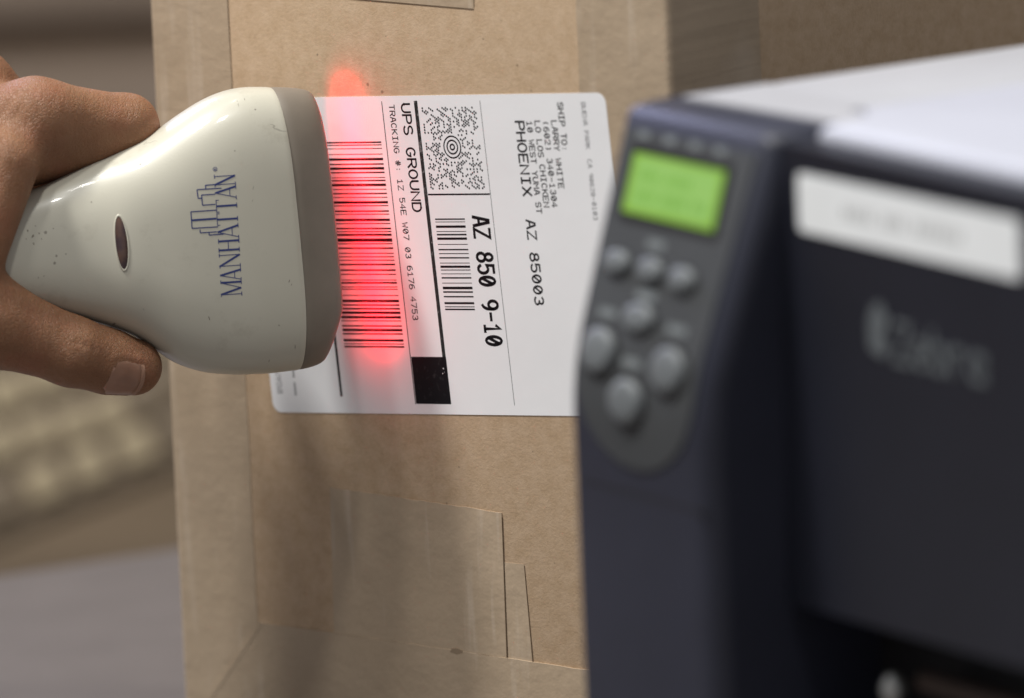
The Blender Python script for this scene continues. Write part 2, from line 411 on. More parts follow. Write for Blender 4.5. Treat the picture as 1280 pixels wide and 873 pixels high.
# single-stroke lettering on a 1 x 1 cell (thermal printer style)
G = {
 'A': [[(0, 0), (0.38, 1), (0.62, 1), (1, 0)], [(0.14, .36), (.86, .36)]],
 'B': [[(0, 0), (0, 1), (.6, 1)] + arc(.6, .76, .33, .24, 90, -90, 6) + [(0, .52)], [(.6, .52)] + arc(.62, .26, .38, .26, 90, -90, 6) + [(0, 0)]],
 'C': [arc(.5, .5, .5, .5, 45, 315, 14)],
 'D': [[(0, 0), (0, 1), (.5, 1)] + arc(.5, .5, .5, .5, 90, -90, 10) + [(0, 0)]],
 'E': [[(1, 1), (0, 1), (0, 0), (1, 0)], [(0, .52), (.8, .52)]],
 'G': [arc(.5, .5, .5, .5, 45, 350, 14) + [(1, .45), (.58, .45)]],
 'H': [[(0, 0), (0, 1)], [(1, 0), (1, 1)], [(0, .52), (1, .52)]],
 'I': [[(.5, 0), (.5, 1)], [(.15, 1), (.85, 1)], [(.15, 0), (.85, 0)]],
 'K': [[(0, 0), (0, 1)], [(1, 1), (0, .42)], [(.28, .58), (1, 0)]],
 'L': [[(0, 1), (0, 0), (1, 0)]],
 'M': [[(0, 0), (0, 1), (.5, .45), (1, 1), (1, 0)]],
 'N': [[(0, 0), (0, 1), (1, 0), (1, 1)]],
 'O': [arc(.5, .5, .5, .5, 0, 360, 18)],
 'P': [[(0, 0), (0, 1), (.6, 1)] + arc(.62, .73, .38, .27, 90, -90, 7) + [(0, .46)]],
 'R': [[(0, 0), (0, 1), (.6, 1)] + arc(.62, .74, .38, .26, 90, -90, 7) + [(0, .48)], [(.5, .48), (1, 0)]],
 'S': [arc(.5, .75, .47, .25, 25, 250, 9) + [(.5, .5)] + arc(.5, .25, .5, .25, 80, -155, 9)],
 'T': [[(0, 1), (1, 1)], [(.5, 1), (.5, 0)]],
 'U': [[(0, 1), (0, .38)] + arc(.5, .38, .5, .38, 180, 360, 9) + [(1, 1)]],
 'W': [[(0, 1), (.2, 0), (.5, .62), (.8, 0), (1, 1)]],
 'X': [[(0, 0), (1, 1)], [(0, 1), (1, 0)]],
 'Y': [[(0, 1), (.5, .5), (1, 1)], [(.5, .5), (.5, 0)]],
 'Z': [[(0, 1), (1, 1), (0, 0), (1, 0)]],
 '0': [arc(.5, .5, .46, .5, 0, 360, 16), [(.2, .2), (.8, .8)]],
 '1': [[(.15, .75), (.5, 1), (.5, 0)], [(.15, 0), (.85, 0)]],
 '2': [arc(.5, .72, .46, .28, 170, -30, 9) + [(0, 0), (1, 0)]],
 '3': [arc(.48, .75, .42, .25, 150, -80, 9), [(.5, .5)] + arc(.48, .26, .48, .26, 85, -150, 9)],
 '4': [[(.72, 0), (.72, 1), (0, .32), (1, .32)]],
 '5': [[(.92, 1), (.1, 1), (.06, .56)] + arc(.48, .32, .48, .32, 120, -150, 11)],
 '6': [arc(.62, .55, .58, .45, 75, 180, 7) + arc(.5, .3, .46, .3, 180, 520, 14)],
 '7': [[(0, 1), (1, 1), (.4, 0)]],
 '8': [arc(.5, .76, .38, .24, 270, 630, 13), arc(.5, .26, .47, .26, 90, 450, 14)],
 '9': [arc(.5, .7, .46, .3, 0, 360, 14), [(.96, .7)] + arc(.42, .45, .54, .45, 0, -80, 7)],
 '#': [[(.25, 0), (.38, 1)], [(.62, 0), (.75, 1)], [(0, .35), (1, .35)], [(0, .66), (1, .66)]],
 ':': [[(.5, .12), (.5, .2)], [(.5, .62), (.5, .7)]],
 '-': [[(.1, .48), (.9, .48)]],
 '(': [arc(.9, .5, .55, .62, 130, 230, 7)],
 ')': [arc(.1, .5, .55, .62, 50, -50, 7)],
}
def write(ink, text, x, y, pitch, h, wd, fill=0.74):
    for i, ch in enumerate(text):
        for st in G.get(ch, []): ink.line([(x + (i + px * fill) * pitch, y + py * h) for px, py in st], wd)
def lines(rows, name, mat):
    k = Ink()
    for r in rows: write(k, *r)
    return k.build(name, mat, lab)
lines([('SHIP TO:', 2.9, 132.9, 1.95, 2.1, .38), ('LARRY WHITE', 8.6, 129.7, 1.965, 2.05, .36), ('(602) 340-1304', 8.6, 126.2, 1.965, 2.05, .36),
       ('LO LOS CHICKEN', 8.6, 122.9, 1.965, 2.05, .36), ('10 WEST YUMA ST', 8.6, 119.6, 1.965, 2.05, .36)], 'address_lettering', INK)
lines([('PHOENIX  AZ 85003', 8.7, 114.9, 3.45, 3.45, .62)], 'city_lettering', INK)
lines([('BUENA PARK  CA 90620-0103', 3.0, 142.5, 1.485, 1.6, .24)], 'sender_lettering', INK_FAINT)
lines([('UPS GROUND', 2.6, 68.7, 3.50, 3.5, .60)], 'service_lettering', INK)
lines([('TRACKING #: 1Z 54E W07 03 6176 4753', 2.8, 63.6, 1.975, 2.1, .32)], 'tracking_lettering', INK)
lines([('AZ 850 9-10', 38.6, 93.1, 3.79, 6.3, 1.02)], 'routing_lettering', INK)
k = Ink()
for y, n in ((4.6, 60), (3.8, 60), (3.0, 60)):
    for i in range(n):
        x = 52 + i * 0.74
        if rng.random() < 0.84 and x < 95.4: k.rect(x, x + 0.50, y - .3, y + rng.choice((.10, .22)))
for i in range(28):
    if i not in (20, 21): k.rect(76 + i * 0.72, 76 + i * 0.72 + .48, 9.9, 10.8)
k.build('fine_print', INK_FAINT, lab)
bars = [(14.59, .42), (15.43, .24), (16.55, .17), (18.37, .17), (19.96, .69), (21.54, .37), (22.9, .69), (24.21, .37), (25.84, .18), (26.78, .37), (28.18, .69),
        (29.58, .2), (30.94, .37), (32.16, .2), (33.75, .69), (34.83, .25), (36.56, .41), (37.54, .23), (39.37, .69), (40.54, .25), (42.13, .41), (43.12, .25),
        (44.15, .58), (45.84, .95), (47.01, .25), (48.43, .45), (50.07, .25), (51.19, .25), (52.3, .25), (53.66, .46), (55.47, .46), (56.82, .27), (58.64, .2),
        (59.54, .5), (60.86, .22), (61.6, .24), (63.58, .22), (65.35, .72), (66.67, .4), (67.86, .46), (69.14, .72), (70.58, .72), (71.74, .22), (73.39, .4),
        (74.71, .72), (75.94, .4), (78.01, .66), (79.16, .22), (80.07, .46)]
k = Ink()
for x, wd in bars: k.rect(x - wd * .54 - .02, x + wd * .54 + .02, 33.4, 58.6)
k.build('barcode', INK, lab)
bars = [(39.25, .42), (40.13, .2), (41.63, .74), (43.18, .2), (44.18, .47), (45.45, .74), (47.28, .2), (48.94, .42), (50.22, .25), (51.55, .42), (53.21, .2),
        (54.38, .7), (55.43, .25), (56.65, .2), (57.93, .45), (59.59, .2), (61.15, .82), (62.43, .46), (63.93, .42), (65.98, .65), (67.15, .25), (67.98, .46)]
k = Ink()
for x, wd in bars: k.rect(x - wd / 2, x + wd / 2, 77.5, 89.8)
k.build('barcode', INK, lab)
k = Ink(); k.rect(1.8, 96.2, 29.3, 30.25); k.rect(1.6, 98.4, 60.55, 60.85); k.rect(31.15, 31.65, 75.7, 101.3); k.build('rule_line', INK, lab)
k = Ink(); k.line([(1.9, 101.4), (50, 101.55), (98.4, 101.8)], .17)
k.build('rule_line', INK, lab)
k = Ink(); k.rect(1.6, 83.2, 74.1, 75.5, ZI + 1e-5); k.build('rule_line', INK_WORN, lab)
k = Ink(); k.rect(83.2, 98.3, 61.0, 75.6); k.build('black_block', INK, lab)
k = Ink()
for x, y, r in ((86.9, 74.0, .28), (88.5, 73.5, .22), (88.1, 74.2, .12)): k.poly([(x + r * math.cos(i * 1.05), y + r * math.sin(i * 1.3)) for i in range(5)], ZI + 2e-5)
k.build('print_gap', PAPER, lab)
k = Ink()                                                   # round-eyed dot code: a made-up scatter of cells, no data
for r in range(33):
    for c in range(30):
        x = 4.0 + c * 0.865 + (r % 2) * 0.43; y = 77.3 + r * 0.685
        d = math.hypot(x - 16.4, y - 87.95)
        if d < 4.1 or rng.random() > 0.43: continue
        k.poly([(x + .37 * math.cos(R_(60 * i + 30)), y + .33 * math.sin(R_(60 * i + 30))) for i in range(6)])
for r, wd in ((3.45, .46), (2.15, .50), (0.85, .52)): k.line(arc(16.4, 87.95, r, r, 0, 360, 32)[:-1], wd, True)
k.build('dot_code', INK, lab)

# ------------------------------------------------------------------ barcode scanner
PX = 0.2512
def view(px, py, y=0.0):                                    # point beside the label, mm in a frame facing the photographer
    return np.array([(px - 555) * PX, y, (318 - py) * PX])
VM = frame(LAB, RGT, FWD, UPV)                              # that frame: x right, y away, z up
AL = R_(13)
f_ = Vector((math.cos(AL), math.sin(AL), math.cos(AL) * math.tan(R_(4.2)))).normalized()
wv = Vector((-0.0612, 0, 1)); wv.y = -(wv.x * f_.x + wv.z * f_.z) / f_.y * 1.0
wv = Vector((-0.0612, wv.y, 1)).normalized(); nv = f_.cross(wv).normalized()
if nv.y > 0: nv = -nv
S0 = Vector(view(366, 285, 8.0))
# local axes u (forward), v (up in the picture), n (towards the photographer)
SM = VM @ Matrix.Translation(S0 * MM) @ Matrix((f_, wv, f_.cross(wv))).transposed().to_4x4()
sc = empty('barcode_scanner', SM)
tag(sc, 'worn cream handheld barcode scanner shining red on the label', 'scanner')
Cx = np.array([[f_.x, wv.x], [f_.z, wv.z]]); Ci = np.linalg.inv(Cx)
def uv(px, py, n=16.0):
    nn = f_.cross(wv)
    d = np.array([(px - 366) * PX - nn.x * n, (285 - py) * PX - nn.z * n])
    return Ci @ d
top = [(-260, 268), (-120, 262), (-40, 256), (20, 246), (60, 233), (90, 219), (120, 205), (150, 192), (180, 177), (205, 160), (230, 143), (260, 126), (290, 114.5), (320, 108.5), (345, 107.5), (356, 107.5)]
bot = [(-260, 388), (-120, 388), (-40, 388), (20, 390), (60, 392), (85, 396), (110, 401), (130, 406), (160, 416), (180, 426), (200, 440), (220, 453), (250, 464), (290, 468.5), (320, 468), (345, 466.5), (374, 463)]
tu = np.array([uv(*p, 3.0) for p in top]); bu = np.array([uv(*p, 3.0) for p in bot])
def smooth_interp(x, xp, fp):
    """monotone-ish cubic through the points"""
    xp, fp = np.asarray(xp, float), np.asarray(fp, float)
    m = np.gradient(fp, xp); i = np.clip(np.searchsorted(xp, x) - 1, 0, len(xp) - 2)
    h = xp[i + 1] - xp[i]; t = np.clip((x - xp[i]) / h, 0, 1)
    return ((2*t**3 - 3*t**2 + 1) * fp[i] + (t**3 - 2*t**2 + t) * h * m[i] + (-2*t**3 + 3*t**2) * fp[i + 1] + (t**3 - t**2) * h * m[i + 1])
def vt(u): return smooth_interp(u, tu[:, 0], tu[:, 1])
def vb(u): return smooth_interp(u, bu[:, 0], bu[:, 1])
def nt(u): return smooth_interp(u, [-170, -90, -72, -64, -56, -46, -25, 0, 14], [11.5, 12, 12.5, 14.2, 17.0, 18.6, 19.6, 18.2, 16.0])
def nb(u): return smooth_interp(u, [-170, -90, -60, -30, 0, 14], [-13, -13.5, -15, -17, -17.5, -17.0])
def seam_shift(v): return -1.7 - 2.2 * np.abs(np.clip(v / 47.0, -1, 1)) ** 3.5 - 0.036 * v
NS = 72
def section(u, k, n_ang=NS, shrink=0.0, mexp=None):
    a, b, c, d = vt(u), vb(u), nt(u), nb(u)
    vc, hv = (a + b) / 2, (a - b) / 2 - 0.6 * shrink
    out = []
    for i in range(n_ang):
        t = 2 * math.pi * i / n_ang; ct, st = math.cos(t), math.sin(t)
        m, mx = mexp or (2.35 + 0.65 * k), 2.4 + 2.2 * k
        x = math.copysign(abs(ct) ** (2 / mx), ct); y = math.copysign(abs(st) ** (2 / m), st)
        v = vc + hv * x
        nn = (c - shrink) * y if y > 0 else (-d - shrink) * y
        crown = 1.0 * (1 - x * x) if y > 0 else 0           # the broad face is gently crowned
        out.append((u, v, nn + (crown - 1.0) * max(0, y) * k))
    return out
def loft(rings, cap0=True, cap1=True):
    vs = [p for r in rings for p in r]; n = len(rings[0]); fs = []
    for a in range(len(rings) - 1):
        for i in range(n): fs.append((a * n + i, a * n + (i + 1) % n, (a + 1) * n + (i + 1) % n, (a + 1) * n + i))
    if cap0: fs.append(tuple(range(n))[::-1])
    if cap1: fs.append(tuple((len(rings) - 1) * n + i for i in range(n)))
    return vs, fs
def mm_mesh(name, vs, fs, mat, parent, deg=50):
    o = mesh(name, [(x * MM, y * MM, z * MM) for x, y, z in vs], fs, mat, parent)
    bm = bmesh.new(); bm.from_mesh(o.data); bmesh.ops.recalc_face_normals(bm, faces=bm.faces); bm.to_mesh(o.data); bm.free()
    return autosmooth(o, deg)
us = np.concatenate([np.linspace(-157, -100, 14), np.linspace(-97, -45, 40), np.linspace(-43, -0.6, 30)])
def warp(ring, k): return [(u + k * seam_shift(v), v, n) for u, v, n in ring]
rings = []
for u in us:
    k = float(np.clip((u + 60) / 45, 0, 1)); kk = float(np.clip((u + 40) / 40, 0, 1)) ** 1.4
    rings.append(warp(section(u, k), kk))
e = rings[-1]
rings.append([(u + 0.45, v * 0.997 - 0.0, n * 0.985) for u, v, n in e])          # tiny rounded lip at the seam
rings.append([(u + 0.5, v * 0.97, n * 0.93) for u, v, n in e])
r0 = rings[0]; vc0 = np.mean([p[1] for p in r0])
pre = []
for q, s_ in ((-9, 0.25), (-7.5, 0.62), (-4.5, 0.88)): pre.append([(r0[0][0] + q, vc0 + (v - vc0) * s_, n * s_) for u, v, n in r0])
vs, fs = loft(pre + rings)
body = mm_mesh('body', vs, fs, CREAM, sc)
# grey bumper round the mouth, with the recess and its lips
rings = []
for u, sh in ((-0.3, 1.2), (0.0, 0.45), (0.5, 0.25), (3.0, 0.4), (6.0, 0.9), (9.0, 1.6), (11.0, 2.4), (12.2, 3.3), (12.9, 4.6), (13.0, 6.0)):
    rings.append(warp(section(u, 1.0, shrink=sh), 1.0))
fin = []
for r in rings:
    q = []
    for u, v, n in r:
        uu = max(0.0, u - seam_shift(v))
        # the mouth leans back: the far lip is set further back than the near one
        q.append((u + (uu / 13.0) * (-0.30 * max(0, -v - 26) - 0.06 * max(0, v - 34) + 0.2), v, n))
    fin.append(q)
last = fin[-1]
for du, s_ in ((-0.4, 0.965), (-9.3, 0.95)): fin.append([(u + du, v * s_, n * s_) for u, v, n in last])
vs, fs = loft(fin, True, False)
bump_o = mm_mesh('bumper', vs, fs, TAUPE, sc, 45)
win = [(u - 9.4, v * 0.93, n * 0.92) for u, v, n in last]
mm_mesh('window', win, [tuple(range(NS))], DARKWIN, sc)
# red LED row behind the window lip
t = NT('red_leds'); LED = t.set(Base__Color=(0.6, 0.02, 0.02), Emission__Color=(1.0, 0.03, 0.02), Emission__Strength=6.0)
for i in range(9):
    v = -36 + i * 9
    mm_mesh('red_led', *loft([[(1.6 + q, v + r * math.cos(a * math.pi / 4), -9 + r * math.sin(a * math.pi / 4)) for a in range(8)] for q, r in ((0, 1.6), (1.0, 1.5), (1.6, 0.8))]), LED, sc)
def red(size, size_y, spread, energy, pos, aim, tilt):
    ll = bpy.data.lights.new('red_light', 'AREA'); ll.energy = energy; ll.color = (1.0, 0.0, 0.010); ll.shape = 'RECTANGLE'
    ll.size = size * MM; ll.size_y = size_y * MM; ll.spread = R_(spread)
    lo = bpy.data.objects.new('red_light', ll); COL.objects.link(lo); lo.parent = sc
    lz = -Vector(aim).normalized(); lxx = Vector((0, 1, tilt)); lxx = (lxx - lz * lxx.dot(lz)).normalized(); lyy = lz.cross(lxx)
    mm = Matrix((lxx, lyy, lz)).transposed().to_4x4(); mm.translation = Vector(pos) * MM; lo.matrix_local = mm
red(84, 4, 44, 0.0135, (6.5, 2.5, -2.2), (1, 0.0, -0.17), 0.030)
red(88, 4, 152, 0.0110, (12.8, 1.0, -4.0), (1, 0.0, -0.10), 0.030)
# printing and indicator laid onto the body
bv = bmesh.new(); bv.from_mesh(body.data); bmesh.ops.triangulate(bv, faces=bv.faces); TREE = BVHTree.FromBMesh(bv); bv.free()
def on_body(u, v, lift=0.06):
    h = TREE.ray_cast(Vector((u, v, 60)) * MM, Vector((0, 0, -1)))
    return (u, v, (h[0].z / MM if h[0] else 15) + lift)
class Decal:
    def __init__(s): s.v, s.f = [], []
    def poly(s, pts, lift=0.06):
        k = len(s.v); s.v += [on_body(u, v, lift) for u, v in pts]; s.f.append(tuple(range(k, k + len(pts))))
    def seg(s, a, b, wd, lift=0.06):
        a, b = Vector(a), Vector(b); d = (b - a).normalized(); n = Vector((-d.y, d.x)) * wd / 2
        s.poly([a - n, b - n, b + n, a + n], lift)
    def build(s, name, mat):
        return mesh(name, [(x * MM, y * MM, z * MM) for x, y, z in s.v], s.f, mat, sc)
b0 = uv(220 + 368 / 4.367, 190 + 787 / 4.367, 19); b1 = uv(220 + 330 / 4.367, 190 + 125 / 4.367, 19)
sdir = (b1 - b0) / np.linalg.norm(b1 - b0); tdir = np.array([-sdir[1], sdir[0]])      # tops of the letters point back along the scanner
TL = np.linalg.norm(b1 - b0); CAP = 6.75
dc = Decal()
def gp(x, y): return tuple(b0 + sdir * x + tdir * y)
lift_n = [0.06]
def gseg(x0, y0, x1, y1, wd):
    lift_n[0] += 0.0004
    n = max(1, int(math.hypot(x1 - x0, y1 - y0) / 3))
    a, b = np.array([x0, y0]), np.array([x1, y1])
    for i in range(n): dc.seg(gp(*(a + (b - a) * i / n)), gp(*(a + (b - a) * (i + 1) / n)), wd, lift_n[0])
TK, TN = 0.62, 0.24
def serif(x, y, wd=1.3): gseg(x - wd / 2, y, x + wd / 2, y, 0.26)
def letter(ch, x0, x1):
    w_ = x1 - x0; H = CAP
    if ch == 'M':
        gseg(x0 + .7, 0, x0 + .7, H, TN); gseg(x0 + .75, H, x0 + w_ / 2, 0.2, TK); gseg(x0 + w_ / 2, 0.2, x1 - .75, H, TN); gseg(x1 - .75, 0, x1 - .75, H, TK)
        serif(x0 + .7, .12, 1.3); serif(x1 - .75, .12, 1.5); serif(x0 + .5, H - .12, 1.0); serif(x1 - .5, H - .12, 1.0)
    if ch == 'A':
        gseg(x0 + .5, 0, x0 + w_ / 2, H, TN); gseg(x1 - .55, 0, x0 + w_ / 2 - .05, H, TK); gseg(x0 + .95, 2.1, x1 - 1.1, 2.1, TN)
        serif(x0 + .5, .12, 1.2); serif(x1 - .55, .12, 1.4)
    if ch == 'N':
        gseg(x0 + .7, 0, x0 + .7, H, TN); gseg(x0 + .6, H, x1 - .65, 0.1, TK); gseg(x1 - .65, 0, x1 - .65, H, TN)
        serif(x0 + .7, .12, 1.2); serif(x0 + .5, H - .12, 1.0); serif(x1 - .65, H - .12, 1.2)
    if ch == 'H':
        for x in (x0 + .75, x1 - .75):
            gseg(x, 0, x, H, TK); serif(x, .12, 1.5); serif(x, H - .12, 1.5)
        gseg(x0 + .8, H * .53, x1 - .8, H * .53, TN)
    if ch == 'T':
        x = (x0 + x1) / 2; gseg(x, 0, x, H, TK); serif(x, .12, 1.5); gseg(x0 + .1, H - .12, x1 - .1, H - .12, TN)
        gseg(x0 + .15, H, x0 + .15, H - 1.0, TN); gseg(x1 - .15, H, x1 - .15, H - 1.0, TN)
sc_ = TL / 38.0
for ch, a, b in (('M', 0, 5.2), ('A', 4.7, 8.8), ('N', 8.9, 13.6), ('H', 13.8, 18.1), ('A', 17.9, 22.6), ('T', 22.2, 26.1), ('T', 26.3, 30.3), ('A', 30.2, 34.7), ('N', 34.3, 38.2)):
    letter(ch, a * sc_, b * sc_)
def zp(x, y):                                               # towers of the emblem, from their place over the lettering
    p = uv(220 + x / 4.367, 190 + y / 4.367, 19) - b0
    return float(p @ sdir), float(p @ tdir)
def tower(pts, wd=0.33):
    P = [zp(*p) for p in pts]
    for a, b in zip(P[:-1], P[1:]): gseg(*a, *b, wd)
tower([(236, 413), (97, 422), (91, 332), (232, 322)]); tower([(95, 378), (228, 368)], 0.62)
tower([(230, 440), (141, 446), (140, 428)]); tower([(266, 452), (189, 458), (188, 443)])
tower([(222, 291), (153, 296), (149, 241), (222, 236)]); tower([(148, 258), (130, 259), (125, 212), (256, 203)])
tower([(172, 206), (170, 188), (236, 182)])
dc.build('emblem_lettering', BLUE)
dc = Decal(); rc = zp(223, 100)
gk = 0
for i in range(14):
    a, b = 2 * math.pi * i / 14, 2 * math.pi * (i + 1) / 14
    gseg(rc[0] + .62 * math.cos(a), rc[1] + .62 * math.sin(a), rc[0] + .62 * math.cos(b), rc[1] + .62 * math.sin(b), 0.17)
gseg(rc[0] - .2, rc[1] - .32, rc[0] - .2, rc[1] + .32, .16); gseg(rc[0] - .2, rc[1] + .3, rc[0] + .2, rc[1] + .15, .16); gseg(rc[0] - .15, rc[1], rc[0] + .25, rc[1] - .32, .16)
dc.build('registered_mark', BLUE)
SCUFF = plain('scuff', (0.20, 0.17, 0.13), 0.7)
dc = Decal(); rs_ = random.Random(9)
for px, py, ln, wd in ((155, 407, .9, .8), (295, 190, .5, .35), (317, 236, 1.6, .12), (316, 252, 1.2, .12), (303, 131, 2.2, .22), (312, 126, 1.0, .2), (263, 398, 1.6, .3), (362, 352, 1.0, .3),
                       (365, 356, .7, .25), (372, 434, 1.4, .3), (341, 452, 1.2, .25), (350, 407, .6, .3), (118, 254, .5, .4), 
                       (40, 290, .9, .5), (46, 297, 1.1, .6), (54, 293, .7, .4), (47, 306, .9, .4), (57, 300, .5, .3), (38, 300, .4, .4), (50, 284, .5, .3), (53, 348, .5, .4), (60, 346, .4, .3), (185, 388, 1.0, .12)):
    a = rs_.uniform(0.9, 2.1); c1 = uv(px, py, 18 if px > 150 else 12.5); k5 = []
    for i in range(7):
        t_ = 2 * math.pi * i / 7; r1, r2 = ln / 2 * rs_.uniform(.7, 1.2) * math.cos(t_), wd / 2 * rs_.uniform(.6, 1.3) * math.sin(t_)
        k5.append((c1[0] + r1 * math.cos(a) - r2 * math.sin(a), c1[1] + r1 * math.sin(a) + r2 * math.cos(a)))
    dc.poly(k5, 0.035)
tag(dc.build('scuff', SCUFF), kind='stuff')
# oval indicator with its rim
c0 = uv(156.5, 305, 17.5)
def oval(name, rings_, mat):
    vs, fs = [], []; n = 36
    for ru, rv, lift in rings_:
        for i in range(n):
            a = 2 * math.pi * i / n
            vs.append(on_body(c0[0] + ru * math.cos(a) - 0.04 * rv * math.sin(a), c0[1] + rv * math.sin(a), lift))
    for a in range(len(rings_) - 1):
        for i in range(n): fs.append((a * n + i, a * n + (i + 1) % n, (a + 1) * n + (i + 1) % n, (a + 1) * n + i))
    fs.append(tuple((len(rings_) - 1) * n + i for i in range(n)))
    return mm_mesh(name, vs, fs, mat, sc, 60)
oval('indicator_rim', [(2.2, 9.0, -0.05), (2.08, 8.8, 0.30), (1.85, 8.5, 0.33), (1.68, 8.25, 0.10)], CREAM)
t = NT('smoked_lens'); n_ = t.noise(160, 3, lo=0.35, hi=0.65)
LENS = t.set(Base__Color=t.mix(n_, (0.045, 0.032, 0.042), (0.120, 0.070, 0.052)), Roughness=0.18)  # brown patches in the base colour stand in for a reddish glint
oval('indicator_lens', [(1.70, 8.25, 0.14), (1.2, 6.2, 0.55), (0.6, 3.2, 0.72)], LENS)

# ------------------------------------------------------------------ hand (left hand, thumb below, fingers over the top)
def vp(px, py, y): return view(px, py, y)
PR = []                                                     # (a, b, ra, rb, blend)
def cone(a, b, ra, rb, k=5.0): PR.append((np.array(a), np.array(b), ra, rb, k))
wrist = vp(-300, 290, -45)
# forearm and back of the hand
cone(vp(-490, 325, -128), wrist, 31, 26, 8)
cone(wrist, vp(-110, 215, -10), 25, 21, 10)
cone(wrist, vp(-70, 150, 2), 22, 17, 10)
cone(wrist, vp(-120, 330, -14), 22, 17, 10)
# index finger: knuckle, first joint, then curled behind the scanner
cone(vp(-90, 190, -4), vp(46, 154, -10), 17, 13.2, 6)
cone(vp(46, 154, -10), vp(158, 157, 1), 13.4, 9.6, 5)
cone(vp(158, 157, 1), vp(182, 212, 26), 9.6, 8.8, 3)
cone(vp(182, 212, 26), vp(170, 290, 30), 8.8, 7.6, 3)
# middle, ring and little finger: knuckles behind, curled round the handle
cone(vp(-90, 165, 8), vp(-43, 117, 8), 17, 16, 6)
cone(vp(-50, 120, 8), vp(95, 185, 22), 13, 9.6, 5); cone(vp(95, 185, 22), vp(118, 250, 34), 9.6, 8.8, 3); cone(vp(118, 250, 34), vp(95, 325, 33), 8.8, 7.6, 3)
cone(vp(-120, 140, 18), vp(20, 195, 28), 13, 9.4, 5); cone(vp(20, 195, 28), vp(45, 262, 36), 9.2, 8.4, 3); cone(vp(45, 262, 36), vp(22, 335, 33), 8.4, 7.4, 3)
cone(vp(-165, 175, 24), vp(-60, 215, 30), 12, 8.6, 5); cone(vp(-60, 215, 30), vp(-35, 275, 36), 8.4, 7.6, 3); cone(vp(-35, 275, 36), vp(-58, 335, 33), 7.6, 6.6, 3)
# web between index finger and thumb, crossing the handle on the near side
cone(vp(12, 205, -22), vp(-26, 330, -27), 10.5, 9.0, 6)
cone(vp(10, 190, -8), vp(112, 178, -2), 13, 9.0, 5)
cone(vp(-50, 210, -18), vp(-80, 330, -24), 14, 14, 8)
# thumb
cone(vp(-140, 345, -17), vp(-12, 400, -19), 17, 14.0, 8)
cone(vp(-12, 400, -19), vp(94, 440, -13), 14.0, 10.4, 5)
cone(vp(94, 440, -13), vp(134, 451, -8), 10.4, 9.5, 4)
cone(vp(134, 451, -8), vp(168, 459, -5), 9.6, 8.9, 4)
# nail fold
ta, tb_ = vp(128, 449, -8.4), vp(172, 460, -4.8)
tax = (tb_ - ta) / np.linalg.norm(tb_ - ta)
ndir = np.array([0.10, -0.80, -0.60]); ndir = ndir - tax * (ndir @ tax); ndir /= np.linalg.norm(ndir)
nside = np.cross(tax, ndir)
NW = R_(44)
def nail_pt(s, a, r):                                       # s along the thumb (mm), a angle round it
    return ta + tax * s + (ndir * math.cos(a) + nside * math.sin(a)) * r
def sdf(P, bumps=True):
    d = np.full(len(P), 1e3)
    for a, b, ra, rb, k in PR:
        ba = b - a; L2 = ba @ ba
        t = np.clip(((P - a) @ ba) / L2, 0, 1)
        q = np.linalg.norm(P - a - t[:, None] * ba, axis=1) - (ra + (rb - ra) * t)
        h = np.clip(0.5 + 0.5 * (d - q) / k, 0, 1)
        d = d * (1 - h) + q * h - k * h * (1 - h)
    # creases over the thumb joint and the knuckle
    for a, b, r in CREASES:
        ba = b - a; t = np.clip(((P - a) @ ba) / (ba @ ba), 0, 1)
        q = np.linalg.norm(P - a - t[:, None] * ba, axis=1)
        d = d + 0.42 * np.exp(-(q / r) ** 2)
    for a, b, r, amp in (BUMPS if bumps else []):
        ba = b - a; t = np.clip(((P - a) @ ba) / max(ba @ ba, 1e-6), 0, 1)
        q = np.linalg.norm(P - a - t[:, None] * ba, axis=1)
        d = d - amp * np.exp(-(q / r) ** 2)
    return d
CREASES = [(vp(112, 432, -23), vp(76, 474, -20), 0.9), (vp(100, 428, -24), vp(66, 466, -22), 0.8), (vp(122, 436, -22), vp(92, 480, -16), 0.8),
           (vp(28, 118, -20), vp(2, 150, -24), 1.0), (vp(44, 112, -19), vp(22, 150, -24), 0.9), (vp(60, 116, -18), vp(44, 150, -23), 0.8)]
BUMPS = [(vp(60, 120, -18), vp(96, 128, -16), 6.0, 0.9), (vp(92, 452, -22), vp(84, 462, -20), 5.0, 0.7)]
lo_s, hi_s = 0.6, 13.2
for k in range(10):                                          # soft ridge of skin round the nail
    aa, ab = -NW * 1.12 + 2.24 * NW * k / 10, -NW * 1.12 + 2.24 * NW * (k + 1) / 10
    sa, sb = lo_s - 0.9 + 2.2 * (abs(aa) / NW) ** 2, lo_s - 0.9 + 2.2 * (abs(ab) / NW) ** 2
    BUMPS.append((nail_pt(sa, aa, 9.0), nail_pt(sb, ab, 9.0), 1.5, 0.45))
for sg in (-1, 1): BUMPS.append((nail_pt(2.5, sg * NW * 1.16, 9.0), nail_pt(10, sg * NW * 1.16, 8.8), 1.3, 0.45))
